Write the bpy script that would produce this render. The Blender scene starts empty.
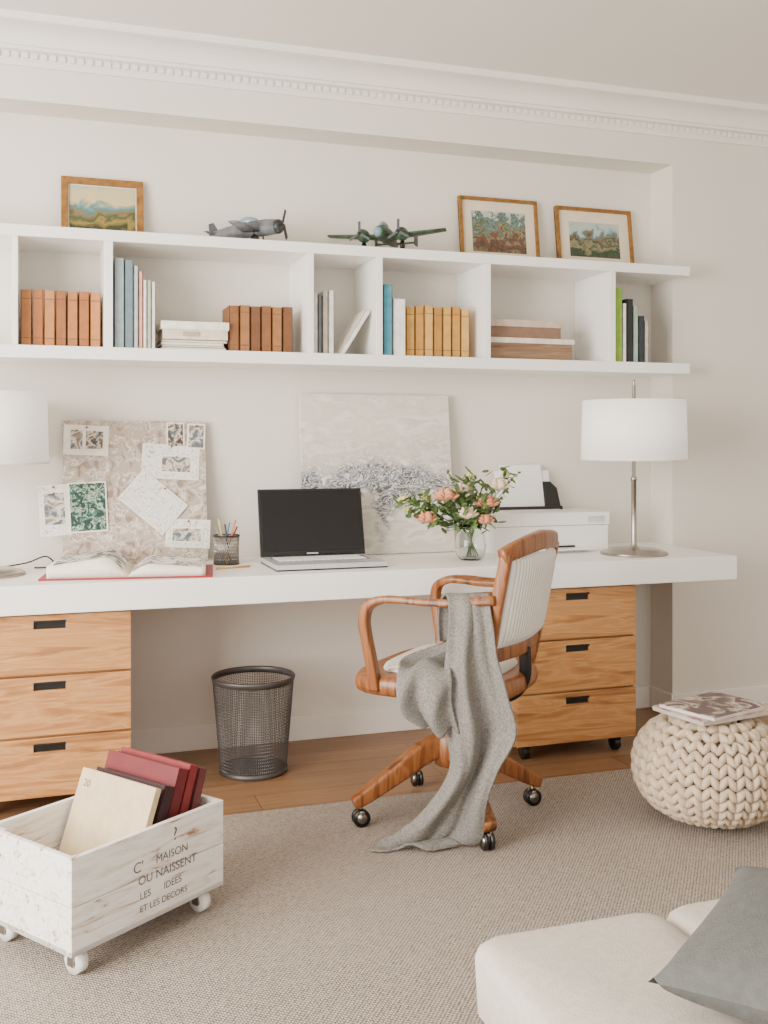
import bpy, bmesh, math, random
from math import sin, cos, pi, radians
from mathutils import Vector, Matrix, Euler
random.seed(7)
COL = bpy.context.scene.collection

# ------------------------------------------------------------------ materials
def lin(c):
    r = []
    for x in c:
        x = x / 255.0
        r.append(x / 12.92 if x <= 0.04045 else ((x + 0.055) / 1.055) ** 2.4)
    return r
def base(name):
    m = bpy.data.materials.new(name); m.use_nodes = True
    nt = m.node_tree; bs = nt.nodes["Principled BSDF"]
    return m, nt, bs
def coords(nt, scale=(1, 1, 1), rot=(0, 0, 0)):
    tc = nt.nodes.new("ShaderNodeTexCoord"); mp = nt.nodes.new("ShaderNodeMapping")
    mp.inputs["Scale"].default_value = scale; mp.inputs["Rotation"].default_value = rot
    nt.links.new(tc.outputs["Object"], mp.inputs["Vector"]); return mp.outputs["Vector"]
def noise(nt, vec, scale, detail=3, dist=0):
    n = nt.nodes.new("ShaderNodeTexNoise"); n.inputs["Scale"].default_value = scale
    n.inputs["Detail"].default_value = detail; n.inputs["Distortion"].default_value = dist
    nt.links.new(vec, n.inputs["Vector"]); return n.outputs["Fac"]
def ramp(nt, fac, stops, interp='LINEAR'):
    r = nt.nodes.new("ShaderNodeValToRGB"); cr = r.color_ramp; cr.interpolation = interp
    while len(cr.elements) < len(stops): cr.elements.new(0.5)
    for e, (p, c) in zip(cr.elements, stops):
        e.position = p; e.color = (*lin(c), 1)
    nt.links.new(fac, r.inputs["Fac"]); return r.outputs["Color"]
def bump(nt, bs, fac, strength, dist=0.01):
    b = nt.nodes.new("ShaderNodeBump"); b.inputs["Strength"].default_value = strength
    b.inputs["Distance"].default_value = dist
    nt.links.new(fac, b.inputs["Height"]); nt.links.new(b.outputs["Normal"], bs.inputs["Normal"])
def mat(name, c, rough=0.6, var=0.06, scale=8, bmp=0, bscale=200, metal=0, stretch=(1, 1, 1)):
    m, nt, bs = base(name); v = coords(nt, stretch)
    d = tuple(max(0, x * (1 - var)) for x in c); l = tuple(min(255, x * (1 + var)) for x in c)
    nt.links.new(ramp(nt, noise(nt, v, scale), [(0.3, d), (0.7, l)]), bs.inputs["Base Color"])
    bs.inputs["Roughness"].default_value = rough; bs.inputs["Metallic"].default_value = metal
    if bmp: bump(nt, bs, noise(nt, v, bscale, 2), bmp, 0.003)
    return m
def wood(name, c1, c2, c3, along='x', rough=0.45, s=1.0):
    m, nt, bs = base(name)
    sc = {'x': (1.2, 14, 14), 'y': (14, 1.2, 14), 'z': (14, 14, 1.2)}[along]
    v = coords(nt, tuple(k * s for k in sc))
    n = noise(nt, v, 1.6, 8, 1.6)
    nt.links.new(ramp(nt, n, [(0.30, c1), (0.46, c2), (0.52, c3), (0.58, c2), (0.70, c3)]), bs.inputs["Base Color"])
    bs.inputs["Roughness"].default_value = rough
    bump(nt, bs, n, 0.15, 0.002); return m
def stripes(name, ca, cb, scale, axis='X', rough=0.85, bmp=0.4):
    m, nt, bs = base(name); v = coords(nt)
    w = nt.nodes.new("ShaderNodeTexWave"); w.bands_direction = axis
    w.inputs["Scale"].default_value = scale; w.inputs["Distortion"].default_value = 0.3
    nt.links.new(v, w.inputs["Vector"])
    nt.links.new(ramp(nt, w.outputs["Fac"], [(0.15, ca), (0.6, cb)]), bs.inputs["Base Color"])
    bs.inputs["Roughness"].default_value = rough; bump(nt, bs, w.outputs["Fac"], bmp, 0.003); return m
def picture(name, stops, zs=4, ns=9, amp=0.5, rough=0.5, off=0.0):
    """painted picture: horizontal colour bands broken up by brush noise"""
    m, nt, bs = base(name)
    tc = nt.nodes.new("ShaderNodeTexCoord"); sp = nt.nodes.new("ShaderNodeSeparateXYZ")
    nt.links.new(tc.outputs["Object"], sp.inputs[0])
    n = noise(nt, tc.outputs["Object"], ns, 8, 0.8)
    a = nt.nodes.new("ShaderNodeMath"); a.operation = 'MULTIPLY_ADD'
    nt.links.new(sp.outputs["Z"], a.inputs[0]); a.inputs[1].default_value = zs; a.inputs[2].default_value = -amp / 2 + off
    b = nt.nodes.new("ShaderNodeMath"); b.operation = 'MULTIPLY_ADD'
    nt.links.new(n, b.inputs[0]); b.inputs[1].default_value = amp; nt.links.new(a.outputs[0], b.inputs[2])
    nt.links.new(ramp(nt, b.outputs[0], stops), bs.inputs["Base Color"])
    bs.inputs["Roughness"].default_value = rough; return m

WALL = mat("wall_paint", (226, 220, 210), 0.9, 0.008, 2, 0.05, 300)
CEIL = mat("ceiling_paint", (236, 232, 225), 0.9, 0.008, 2)
TRIM = mat("trim_paint", (236, 231, 223), 0.6, 0.01, 3)
LACQ = mat("white_lacquer", (248, 246, 241), 0.35, 0.01, 3)
OAK = wood("oak_veneer", (144, 94, 52), (182, 128, 76), (200, 148, 94), 'x', 0.4)
CHW = wood("chair_wood", (84, 46, 22), (130, 76, 38), (154, 98, 54), 'z', 0.36)
BLACK = mat("black_plastic", (18, 17, 17), 0.4, 0.1)
DARK = mat("dark_metal", (52, 50, 50), 0.4, 0.1, metal=0.7)
CHROME = mat("brushed_nickel", (165, 158, 150), 0.28, 0.04, 20, metal=1.0)
PAPER = mat("paper_pages", (236, 228, 212), 0.9, 0.03, 60, stretch=(8, 1, 1))
WHITE = mat("white_plastic", (242, 240, 236), 0.4, 0.01)
CREAM = mat("cream_card", (240, 234, 222), 0.8, 0.02, 20)

# ------------------------------------------------------------------ builder
class B:
    def __init__(s): s.v = []; s.f = []; s.mi = []; s.sm = []; s.mats = []; s.T = Matrix()
    def add(s, vs, fs, m, smooth=False):
        b = len(s.v)
        if m not in s.mats: s.mats.append(m)
        k = s.mats.index(m)
        s.v += [s.T @ Vector(v) for v in vs]
        for f in fs: s.f.append([b + i for i in f]); s.mi.append(k); s.sm.append(smooth)
    def box(s, x0, x1, y0, y1, z0, z1, m):
        s.add([(x, y, z) for x in (x0, x1) for y in (y0, y1) for z in (z0, z1)],
              [(0, 1, 3, 2), (4, 6, 7, 5), (0, 4, 5, 1), (2, 3, 7, 6), (0, 2, 6, 4), (1, 5, 7, 3)], m)
    def obb(s, c, sz, m, rot=(0, 0, 0)):
        T = s.T; s.T = T @ Matrix.Translation(c) @ Euler(rot).to_matrix().to_4x4()
        a, b, d = [k / 2 for k in sz]; s.box(-a, a, -b, b, -d, d, m); s.T = T
    def lathe(s, prof, m, c=(0, 0, 0), n=32, smooth=True):
        vs = []; fs = []
        for r, z in prof:
            for i in range(n):
                a = 2 * pi * i / n; vs.append((c[0] + r * cos(a), c[1] + r * sin(a), c[2] + z))
        for j in range(len(prof) - 1):
            for i in range(n):
                i2 = (i + 1) % n; fs.append((j * n + i, j * n + i2, (j + 1) * n + i2, (j + 1) * n + i))
        if prof[0][0] > 1e-5: fs.append(tuple(range(n))[::-1])
        if prof[-1][0] > 1e-5: fs.append(tuple((len(prof) - 1) * n + i for i in range(n)))
        s.add(vs, fs, m, smooth)
    def shell(s, prof, m, c=(0, 0, 0), n=48):
        vs = []; fs = []
        for r, z in prof:
            for i in range(n):
                a = 2 * pi * i / n; vs.append((c[0] + r * cos(a), c[1] + r * sin(a), c[2] + z))
        L = len(prof)
        for j in range(L):
            j2 = (j + 1) % L
            for i in range(n):
                i2 = (i + 1) % n; fs.append((j * n + i, j * n + i2, j2 * n + i2, j2 * n + i))
        s.add(vs, fs, m, True)
    def cyl(s, p, q, r, m, r2=None, n=16):
        p = Vector(p); q = Vector(q); d = q - p
        T = s.T; s.T = T @ Matrix.Translation(p) @ d.to_track_quat('Z', 'Y').to_matrix().to_4x4()
        s.lathe([(r, 0), (r if r2 is None else r2, d.length)], m, n=n); s.T = T
    def ell(s, c, r, m, rot=(0, 0, 0), nu=12, nv=8):
        T = s.T; s.T = T @ Matrix.Translation(c) @ Euler(rot).to_matrix().to_4x4()
        vs = [(0, 0, -r[2])]; fs = []
        for j in range(1, nv):
            p = -pi / 2 + pi * j / nv
            for i in range(nu):
                a = 2 * pi * i / nu; vs.append((r[0] * cos(p) * cos(a), r[1] * cos(p) * sin(a), r[2] * sin(p)))
        vs.append((0, 0, r[2]))
        for i in range(nu):
            i2 = (i + 1) % nu; fs.append((0, 1 + i2, 1 + i))
            fs.append((len(vs) - 1, 1 + (nv - 2) * nu + i, 1 + (nv - 2) * nu + i2))
        for j in range(nv - 2):
            for i in range(nu):
                i2 = (i + 1) % nu; a = 1 + j * nu; fs.append((a + i, a + i2, a + nu + i2, a + nu + i))
        s.add(vs, fs, m, True); s.T = T
    def sweep(s, pts, w, h, m, up=(0, 0, 1), n=12, sub=6, power=0.6):
        P = [Vector(p) for p in pts]; N = len(P)
        W = w if isinstance(w, (list, tuple)) else [w] * N
        Hh = h if isinstance(h, (list, tuple)) else [h] * N
        C = []
        if sub > 1 and N > 2:
            for i in range(N - 1):
                p0 = P[max(i - 1, 0)]; p1 = P[i]; p2 = P[i + 1]; p3 = P[min(i + 2, N - 1)]
                for k in range(sub):
                    t = k / sub
                    q = 0.5 * ((2 * p1) + (p2 - p0) * t + (2 * p0 - 5 * p1 + 4 * p2 - p3) * t * t + (3 * p1 - p0 - 3 * p2 + p3) * t ** 3)
                    C.append((q, W[i] * (1 - t) + W[i + 1] * t, Hh[i] * (1 - t) + Hh[i + 1] * t))
            C.append((P[-1], W[-1], Hh[-1]))
        else: C = [(P[i], W[i], Hh[i]) for i in range(N)]
        vs = []; fs = []; up = Vector(up)
        for i, (p, ww, hh) in enumerate(C):
            tg = (C[min(i + 1, len(C) - 1)][0] - C[max(i - 1, 0)][0]).normalized()
            sd = tg.cross(up)
            if sd.length < 1e-4: sd = tg.cross(Vector((0.3, 1, 0.2)))
            sd.normalize(); u2 = sd.cross(tg)
            for k in range(n):
                a = 2 * pi * (k + 0.5) / n; cx = math.copysign(abs(cos(a)) ** power, cos(a)); cy = math.copysign(abs(sin(a)) ** power, sin(a))
                vs.append(p + sd * ww / 2 * cx + u2 * hh / 2 * cy)
        for i in range(len(C) - 1):
            for k in range(n):
                k2 = (k + 1) % n; fs.append((i * n + k, i * n + k2, (i + 1) * n + k2, (i + 1) * n + k))
        fs.append(tuple(range(n))[::-1]); fs.append(tuple((len(C) - 1) * n + k for k in range(n)))
        s.add(vs, fs, m, True)
    def tube(s, pts, r, m, n=8, sub=6):
        w = [2 * k for k in r] if isinstance(r, (list, tuple)) else 2 * r
        s.sweep(pts, w, w, m, up=(0.13, 0.21, 0.97), n=n, sub=sub, power=1.0)
    def surf(s, fn, nu, nv, m, closeu=False):
        vs = [fn(i / nu, j / nv) for j in range(nv + 1) for i in range(nu + 1)]
        fs = [(j * (nu + 1) + i, j * (nu + 1) + i + 1, (j + 1) * (nu + 1) + i + 1, (j + 1) * (nu + 1) + i) for j in range(nv) for i in range(nu)]
        s.add(vs, fs, m, True)
    def prism(s, poly, x0, x1, m):
        n = len(poly); vs = [(x0, y, z) for y, z in poly] + [(x1, y, z) for y, z in poly]
        fs = [tuple(range(n)), tuple(range(n, 2 * n))[::-1]] + [(i, (i + 1) % n, n + (i + 1) % n, n + i) for i in range(n)]
        s.add(vs, fs, m)
    def make(s, name, loc=(0, 0, 0), rz=0, bevel=0, seg=2, parent=None, solid=0, sub=0, rot=None, recalc=True, scale=1):
        me = bpy.data.meshes.new(name); me.from_pydata([tuple(v) for v in s.v], [], s.f)
        for m in s.mats: me.materials.append(m)
        for p, k, sm in zip(me.polygons, s.mi, s.sm): p.material_index = k; p.use_smooth = sm
        if recalc:
            bm = bmesh.new(); bm.from_mesh(me); bmesh.ops.recalc_face_normals(bm, faces=bm.faces); bm.to_mesh(me); bm.free()
        o = bpy.data.objects.new(name, me); COL.objects.link(o); o.location = loc; o.scale = (scale,) * 3
        o.rotation_euler = rot if rot else (0, 0, rz)
        if parent: o.parent = parent
        if solid: md = o.modifiers.new("s", 'SOLIDIFY'); md.thickness = solid; md.offset = 0
        if sub: md = o.modifiers.new("u", 'SUBSURF'); md.levels = sub; md.render_levels = sub
        if bevel:
            md = o.modifiers.new("b", 'BEVEL'); md.width = bevel; md.segments = seg; md.limit_method = 'ANGLE'; md.angle_limit = radians(50)
        return o
def empty(name, loc=(0, 0, 0), rz=0):
    o = bpy.data.objects.new(name, None); COL.objects.link(o); o.location = loc; o.rotation_euler = (0, 0, rz); return o

# ------------------------------------------------------------------ room
XN0, XN1 = -0.95, 2.67          # niche extents
YW, YB = 3.93, 4.10             # wall plane, niche back plane
ZN, ZC = 2.455, 2.72
XL, XR, YF = -2.3, 4.6, -2.2
b = B(); b.box(XN0, XN1, YB, YB + 0.1, 0, ZN, WALL); b.make("wall_niche_back")
b = B()
b.box(XN1, XR, YW, YB + 0.1, 0, ZC, WALL); b.box(XL, XN0, YW, YB + 0.1, 0, ZC, WALL)
b.box(XN0, XN1, YW, YB + 0.1, ZN, ZC, WALL); b.make("wall_back")
b = B()   # left wall with window opening
wy0, wy1, wz0, wz1 = 0.2, 2.6, 0.35, 2.35
b.box(XL - 0.15, XL, YF, wy0, 0, ZC, WALL); b.box(XL - 0.15, XL, wy1, YB + 0.1, 0, ZC, WALL)
b.box(XL - 0.15, XL, wy0, wy1, 0, wz0, WALL); b.box(XL - 0.15, XL, wy0, wy1, wz1, ZC, WALL); b.make("wall_left")
b = B()
for y in (wy0, (wy0 + wy1) / 2 - 0.03, wy1 - 0.06): b.box(XL - 0.1, XL - 0.04, y, y + 0.06, wz0, wz1, LACQ)
for z in (wz0, wz1 - 0.06): b.box(XL - 0.1, XL - 0.04, wy0, wy1, z, z + 0.06, LACQ)
b.make("window_1")
b = B(); b.box(XR, XR + 0.1, YF, YB + 0.1, 0, ZC, WALL); b.make("wall_right")
b = B(); b.box(XL - 0.15, XR + 0.1, YF, YB + 0.1, ZC, ZC + 0.1, CEIL); b.make("ceiling")

# floor: oak planks
m, nt, bs = base("floor_planks"); v = coords(nt)
br = nt.nodes.new("ShaderNodeTexBrick"); br.inputs["Scale"].default_value = 1
br.inputs["Brick Width"].default_value = 1.4; br.inputs["Row Height"].default_value = 0.14
br.inputs["Mortar Size"].default_value = 0.0015
br.inputs["Color1"].default_value = (*lin((138, 102, 70)), 1); br.inputs["Color2"].default_value = (*lin((164, 126, 90)), 1)
br.inputs["Mortar"].default_value = (*lin((74, 50, 34)), 1)
nt.links.new(v, br.inputs["Vector"])
v2 = coords(nt, (1.5, 22, 1)); n = noise(nt, v2, 2, 6, 1)
mx = nt.nodes.new("ShaderNodeMix"); mx.data_type = 'RGBA'; mx.blend_type = 'MULTIPLY'; mx.inputs[0].default_value = 0.6
nt.links.new(br.outputs["Color"], mx.inputs[6]); nt.links.new(ramp(nt, n, [(0.3, (190, 175, 165)), (0.7, (255, 255, 255))]), mx.inputs[7])
nt.links.new(mx.outputs[2], bs.inputs["Base Color"]); bs.inputs["Roughness"].default_value = 0.4
b = B(); b.box(XL - 0.15, XR + 0.1, YF, YB + 0.1, -0.1, 0, m); b.make("floor")
# carpet: fine woven ribs
m, nt, bs = base("woven_carpet"); v = coords(nt, (1, 1, 1), (0, 0, radians(38)))
w1 = nt.nodes.new("ShaderNodeTexWave"); w1.bands_direction = 'X'; w1.inputs["Scale"].default_value = 38; w1.inputs["Distortion"].default_value = 1.5
nt.links.new(v, w1.inputs["Vector"])
w2 = nt.nodes.new("ShaderNodeTexWave"); w2.bands_direction = 'Y'; w2.inputs["Scale"].default_value = 38; w2.inputs["Distortion"].default_value = 1.5
nt.links.new(v, w2.inputs["Vector"])
n = noise(nt, v, 120, 4)
ad = nt.nodes.new("ShaderNodeMath"); ad.operation = 'MULTIPLY'; nt.links.new(w1.outputs["Fac"], ad.inputs[0]); nt.links.new(w2.outputs["Fac"], ad.inputs[1])
ad2 = nt.nodes.new("ShaderNodeMath"); ad2.operation = 'ADD'; nt.links.new(ad.outputs[0], ad2.inputs[0]); nt.links.new(n, ad2.inputs[1])
nt.links.new(ramp(nt, ad2.outputs[0], [(0.35, (112, 100, 90)), (0.6, (154, 142, 130)), (0.95, (188, 177, 165))]), bs.inputs["Base Color"])
bs.inputs["Roughness"].default_value = 0.95; bump(nt, bs, ad2.outputs[0], 0.7, 0.005)
b = B(); b.box(-1.9, 4.2, -1.9, 3.33, 0, 0.006, m); b.make("carpet")

# crown moulding with dentils
b = B()
prof = [(YW, 2.575), (YW - 0.012, 2.575), (YW - 0.012, 2.59), (YW - 0.018, 2.595), (YW - 0.018, 2.622), (YW - 0.034, 2.626), (YW - 0.036, 2.636), (YW - .046, 2.638)]
for k in range(7):
    t = k / 6 * pi / 2; prof.append((YW - 0.046 - 0.075 * (1 - cos(t)), 2.642 + 0.05 * sin(t)))
prof += [(YW - 0.135, 2.695), (YW - 0.14, ZC), (YW, ZC)]
b.prism(prof, XL, XR, TRIM)
x = XL
while x < XR: b.box(x, x + 0.018, YW - 0.028, YW - 0.017, 2.598, 2.618, TRIM); x += 0.032
b.make("trim_crown")
b = B(); b.box(XN0, XN1, YB - 0.015, YB, 0, 0.10, TRIM); b.box(XN1 - .015, XN1, YW - 0.015, YB - .015, 0, 0.10, TRIM)
b.box(XN1, XR, YW - 0.015, YW, 0, 0.10, TRIM); b.box(XL, XN0, YW - 0.015, YW, 0, 0.10, TRIM); b.make("baseboard_back", bevel=0.004)

# ------------------------------------------------------------------ wall shelf
b = B()
b.box(XN0, XN1, 3.80, YB, 1.94, 1.98, LACQ); b.box(XN0, XN1, 3.80, YB, 1.515, 1.56, LACQ)
for x0, x1 in ((-.81, -.78), (-.094, -.074), (.216, .247), (.966, .99), (1.243, 1.267), (1.701, 1.728), (2.275, 2.304)):
    b.box(x0, x1, 3.802, YB, 1.56, 1.94, LACQ)
b.make("wall_shelf", bevel=0.0015)
b = B(); b.box(XN0 + .001, XN1 - .001, 3.48, YB - .001, 0.665, 0.76, LACQ); b.make("desk", bevel=0.003)

# drawer units
def drawers(x0, x1):
    b = B(); w = x1 - x0; c = w / 2
    z0, z1 = 0.06, 0.66; D = 0.5
    b.box(-c, c, 0.02, D, z0, z1, OAK)
    hh = (z1 - z0) / 3
    for i in range(3):
        za = z0 + i * hh + 0.004; zb = z0 + (i + 1) * hh - 0.004
        s0, s1 = zb - 0.045, zb - 0.018
        b.box(-c, c, 0, 0.018, za, s0, OAK); b.box(-c, c, 0, 0.018, s1, zb, OAK)
        b.box(-c, -0.05, 0, 0.018, s0, s1, OAK); b.box(0.05, c, 0, 0.018, s0, s1, OAK)
        b.box(-0.05, 0.05, 0.010, 0.019, s0, s1, BLACK)
        b.box(-0.05, 0.05, -0.003, 0.01, s1 - 0.006, s1, BLACK)
    for sx in (-1, 1):
        for y in (0.06, D - 0.05):
            b.cyl((sx * (c - 0.06) - 0.012, y, 0.03), (sx * (c - 0.06) + 0.012, y, 0.03), 0.03, BLACK, n=20)
            b.box(sx * (c - 0.06) - 0.018, sx * (c - 0.06) + 0.018, y - 0.02, y + 0.02, 0.045, 0.061, DARK)
    b.make("drawer_unit", ((x0 + x1) / 2, 3.52, 0), bevel=0.0012)
drawers(-0.229, 0.287); drawers(1.708, 2.224)

# ------------------------------------------------------------------ table lamps
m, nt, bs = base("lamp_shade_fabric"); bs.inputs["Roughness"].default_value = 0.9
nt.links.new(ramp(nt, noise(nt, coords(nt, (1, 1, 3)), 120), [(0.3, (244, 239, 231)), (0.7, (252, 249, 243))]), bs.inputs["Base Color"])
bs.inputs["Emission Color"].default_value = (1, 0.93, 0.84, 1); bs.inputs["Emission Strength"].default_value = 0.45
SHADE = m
def lamp(x, y):
    b = B()
    b.lathe([(0.137, 0), (0.137, 0.008), (0.13, 0.012), (0.11, 0.013), (0.105, 0.02), (0.03, 0.022), (0.016, 0.03), (0.011, 0.04), (0.011, 0.3), (0.013, 0.302), (0.013, 0.315), (0.008, 0.32), (0.008, 0.69), (0.004, 0.70), (0.006, 0.705), (0.004, 0.715), (0, 0.718)], CHROME, n=48)
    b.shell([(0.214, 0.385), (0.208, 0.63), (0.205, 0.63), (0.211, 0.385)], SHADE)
    b.shell([(0.2155, 0.385), (0.2155, 0.391), (0.209, 0.391), (0.209, 0.385)], WHITE)
    for k in range(3):
        a = k * 2 * pi / 3; b.cyl((0, 0, 0.61), (0.206 * cos(a), 0.206 * sin(a), 0.61), 0.002, CHROME, n=6)
    b.ell((0, 0, 0.5), (0.03, 0.03, 0.045), WHITE)
    return b.make("table_lamp", (x, y, 0.76))
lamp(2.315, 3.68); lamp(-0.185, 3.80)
b = B(); b.tube([(-0.16, 3.96, .764), (-0.05, 4.0, .775), (0.02, 3.97, .80), (0.05, 3.93, .768), (0.0, 3.93, .764), (-.02, 3.94, .764)], 0.003, BLACK); b.make("lamp_cord")

# ------------------------------------------------------------------ books
def book(b, x, th, h, d, cov, y=3.86, z=1.561, lean=0, ridges=None, pages=PAPER):
    T = b.T; b.T = T @ Matrix.Translation((x, y, z)) @ Matrix.Rotation(lean, 4, 'Y')
    c = min(0.003, th * 0.2)
    b.box(0, c, 0, d, 0, h, cov); b.box(th - c, th, 0, d, 0, h, cov); b.box(0, th, 0, c, 0, h, cov)
    b.box(c, th - c, c, d - 0.004, 0.003, h - 0.004, pages)
    if ridges:
        for k in (0.14, 0.84): b.box(0.001, th - 0.001, -0.001, 0.001, h * k, h * k + 0.003, ridges)
    b.T = T
BM = {}
def bm_(c, r=0.6):
    if c not in BM: BM[c] = mat("book_cover_%d" % len(BM), c, r, 0.06, 30)
    return BM[c]
RID = mat("book_band", (120, 80, 46), 0.5)
def row(name, specs, y=3.86):
    b = B()
    for s in specs: book(b, *s[:5], y=y, lean=(s[5] if len(s) > 5 else 0), ridges=(s[6] if len(s) > 6 else None))
    b.make(name, bevel=0.0008, seg=1)
oc = [(176, 114, 62), (162, 100, 52), (184, 122, 70), (150, 92, 48)]
row("leather_books", [(-0.066 + i * 0.0395, 0.036, 0.20 + 0.002 * (i % 2), 0.15, bm_(oc[i % 4]), 0, RID) for i in range(7)])
row("tall_books", [(0.254, 0.034, 0.325, 0.2, bm_((156, 176, 178))), (0.290, 0.03, 0.32, 0.2, bm_((110, 130, 136))),
    (0.322, 0.016, 0.30, 0.2, bm_((176, 190, 190))), (0.340, 0.014, 0.28, 0.2, bm_((214, 158, 144))), (0.356, 0.012, 0.25, 0.18, bm_((236, 230, 220))),
    (0.370, 0.014, 0.25, 0.18, bm_((180, 190, 168))), (0.386, 0.013, 0.245, 0.18, bm_((232, 226, 216)))], y=3.83)
row("antique_books", [(0.675 + i * 0.0415, 0.038, 0.175 + 0.003 * (i % 2), 0.15, bm_([(134, 86, 50), (154, 104, 60), (118, 74, 42)][i % 3]), 0, RID) for i in range(6)])
b = B()
z = 1.561
for th, c, w in ((0.012, (206, 196, 182), .24), (0.008, (100, 90, 84), .235), (0.010, (236, 232, 226), .23), (0.010, (150, 138, 128), .245)):
    b.box(0.425, 0.425 + w, 3.865, 4.03, z, z + th, bm_(c)); b.box(0.428, 0.422 + w, 3.863, 3.866, z + .002, z + th - .002, PAPER); z += th
b.make("stacked_magazines", bevel=0.001)
b = B(); z += .0005; b.box(0.428, 0.668, 3.845, 4.03, z, z + 0.045, bm_((216, 206, 186))); b.box(0.421, 0.672, 3.84, 4.034, z + .036, z + 0.066, bm_((240, 234, 220)))
b.box(.50, .56, 3.839, 3.841, z + .012, z + .028, bm_((180, 166, 140))); b.make("storage_box", bevel=0.002)
row("paperback_books", [(0.995, 0.026, 0.235, 0.16, bm_((232, 226, 216))), (1.022, 0.016, 0.23, 0.16, bm_((110, 120, 128))), (1.040, 0.022, 0.245, 0.16, bm_((196, 184, 170))), (1.064, 0.022, 0.25, 0.16, bm_((238, 234, 228))),
    (1.105, 0.02, 0.215, 0.16, bm_((228, 222, 214)), 0.56)])
row("art_books", [(1.280, 0.036, 0.28, 0.2, bm_((80, 156, 178))), (1.322, 0.05, 0.225, 0.18, bm_((238, 234, 228)))], y=3.83)
yc = [(206, 156, 78), (192, 140, 66), (212, 166, 92), (180, 130, 62)]
row("yellow_books", [(1.385 + i * 0.0395, 0.036, 0.20 + 0.004 * (i % 3), 0.15, bm_(yc[i % 4]), 0, bm_((150, 100, 44))) for i in range(7)])
row("hardback_books", [(2.316, 0.034, 0.315, 0.2, bm_((136, 176, 62))), (2.352, 0.018, 0.25, 0.18, bm_((240, 236, 228))), (2.372, 0.03, 0.27, 0.18, bm_((36, 38, 38))), (2.404, 0.024, 0.24, 0.18, bm_((150, 176, 160))), (2.430, 0.028, 0.20, 0.16, bm_((44, 52, 58))), (2.460, .02, .18, .16, bm_((190, 186, 176)))], y=3.825)
BX = wood("box_wood", (112, 84, 62), (136, 106, 80), (152, 122, 96), 'x', 0.7)
b = B(); b.box(1.755, 2.13, 3.862, 4.05, 1.561, 1.632, BX); b.box(1.745, 2.14, 3.855, 4.055, 1.630, 1.652, bm_((226, 216, 204))); b.make("keepsake_box", bevel=0.002)
b = B(); b.box(1.757, 2.08, 3.867, 4.04, 1.653, 1.700, bm_((134, 104, 84))); b.box(1.748, 2.09, 3.861, 4.045, 1.698, 1.728, bm_((196, 178, 160))); b.make("keepsake_box", bevel=0.002)

# ------------------------------------------------------------------ framed pictures on shelf
GOLD = mat("gilt_frame", (144, 102, 50), 0.4, 0.15, 40, metal=0.4)
def frame(x0, x1, h, pic, mw, fm, fw=0.016, matc=CREAM):
    w = x1 - x0; b = B(); c = w / 2
    b.box(-c, c, 0.004, 0.012, 0, h, matc)
    for a in ((-c, c, 0, fw), (-c, c, h - fw, h)): b.box(a[0], a[1], -0.008, 0.014, a[2], a[3], fm)
    for a in ((-c, -c + fw), (c - fw, c)): b.box(a[0], a[1], -0.008, 0.014, fw, h - fw, fm)
    k = fw + mw; b.box(-c + k, c - k, 0.002, 0.005, k, h - k, pic)
    b.make("framed_picture", ((x0 + x1) / 2, 4.045, 1.9815), bevel=0.002, rot=(-math.asin(0.038 / h), 0, 0))
p1 = picture("painting_landscape", [(0.0, (80, 76, 34)), (0.22, (46, 58, 30)), (0.32, (150, 126, 58)), (0.40, (52, 74, 44)), (0.48, (130, 106, 62)), (0.54, (70, 112, 112)), (0.60, (110, 140, 134)), (0.68, (206, 184, 132)), (1, (178, 176, 146))], 4.2, 16, 0.55)
p2 = picture("painting_street", [(0.0, (140, 120, 92)), (0.25, (66, 58, 46)), (0.34, (128, 78, 56)), (0.39, (52, 60, 54)), (0.46, (150, 130, 96)), (0.53, (60, 84, 62)), (0.60, (112, 136, 130)), (0.67, (56, 72, 58)), (0.74, (170, 182, 176)), (1, (196, 194, 176))], 3.2, 28, 1.0)
p3 = picture("painting_town", [(0.0, (84, 92, 60)), (0.3, (42, 64, 46)), (0.40, (140, 132, 98)), (0.46, (50, 66, 50)), (0.52, (120, 98, 70)), (0.57, (84, 116, 116)), (0.64, (164, 182, 176)), (1, (196, 190, 164))], 3.4, 22, 0.7)
MATB = mat("mount_beige", (222, 208, 184), .8, .03)
frame(0.074, 0.378, 0.25, p1, 0.004, GOLD, 0.026)
frame(1.702, 2.074, 0.30, p2, 0.045, GOLD, 0.014, MATB)
frame(2.165, 2.548, 0.29, p3, 0.05, GOLD, 0.015, MATB)

# ------------------------------------------------------------------ model aircraft
GREY = mat("plane_grey", (92, 94, 98), 0.5, 0.3, 20); NAVY = mat("plane_dark", (32, 38, 42), 0.4, 0.1); GRN = mat("plane_green", (54, 78, 56), 0.5, 0.35, 25)
GLASSY = mat("canopy_blue", (120, 150, 160), 0.1, 0.05)
def wing(b, pa, pb, ca, cb, th, m):
    pa = Vector(pa); pb = Vector(pb); d = (pb - pa).normalized(); ch = d.cross(Vector((0, 0, 1))).normalized()
    vs = []; n = 10
    for p, c, t in ((pa, ca, th), (pb, cb, th * .6)):
        for i in range(n):
            a = 2 * pi * i / n; vs.append(p + ch * c / 2 * cos(a) + Vector((0, 0, 1)) * t / 2 * sin(a))
    fs = [(i, (i + 1) % n, n + (i + 1) % n, n + i) for i in range(n)] + [tuple(range(n)), tuple(range(n, 2 * n))]
    b.add(vs, fs, m, True)
b = B()   # single-engine fighter, nose +x
b.sweep([(-.15, 0, .045), (-.08, 0, .052), (0, 0, .06), (.08, 0, .066), (.125, 0, .068)], [.012, .04, .058, .06, .05], [.018, .046, .064, .066, .056], GREY, n=14, power=1)
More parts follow.
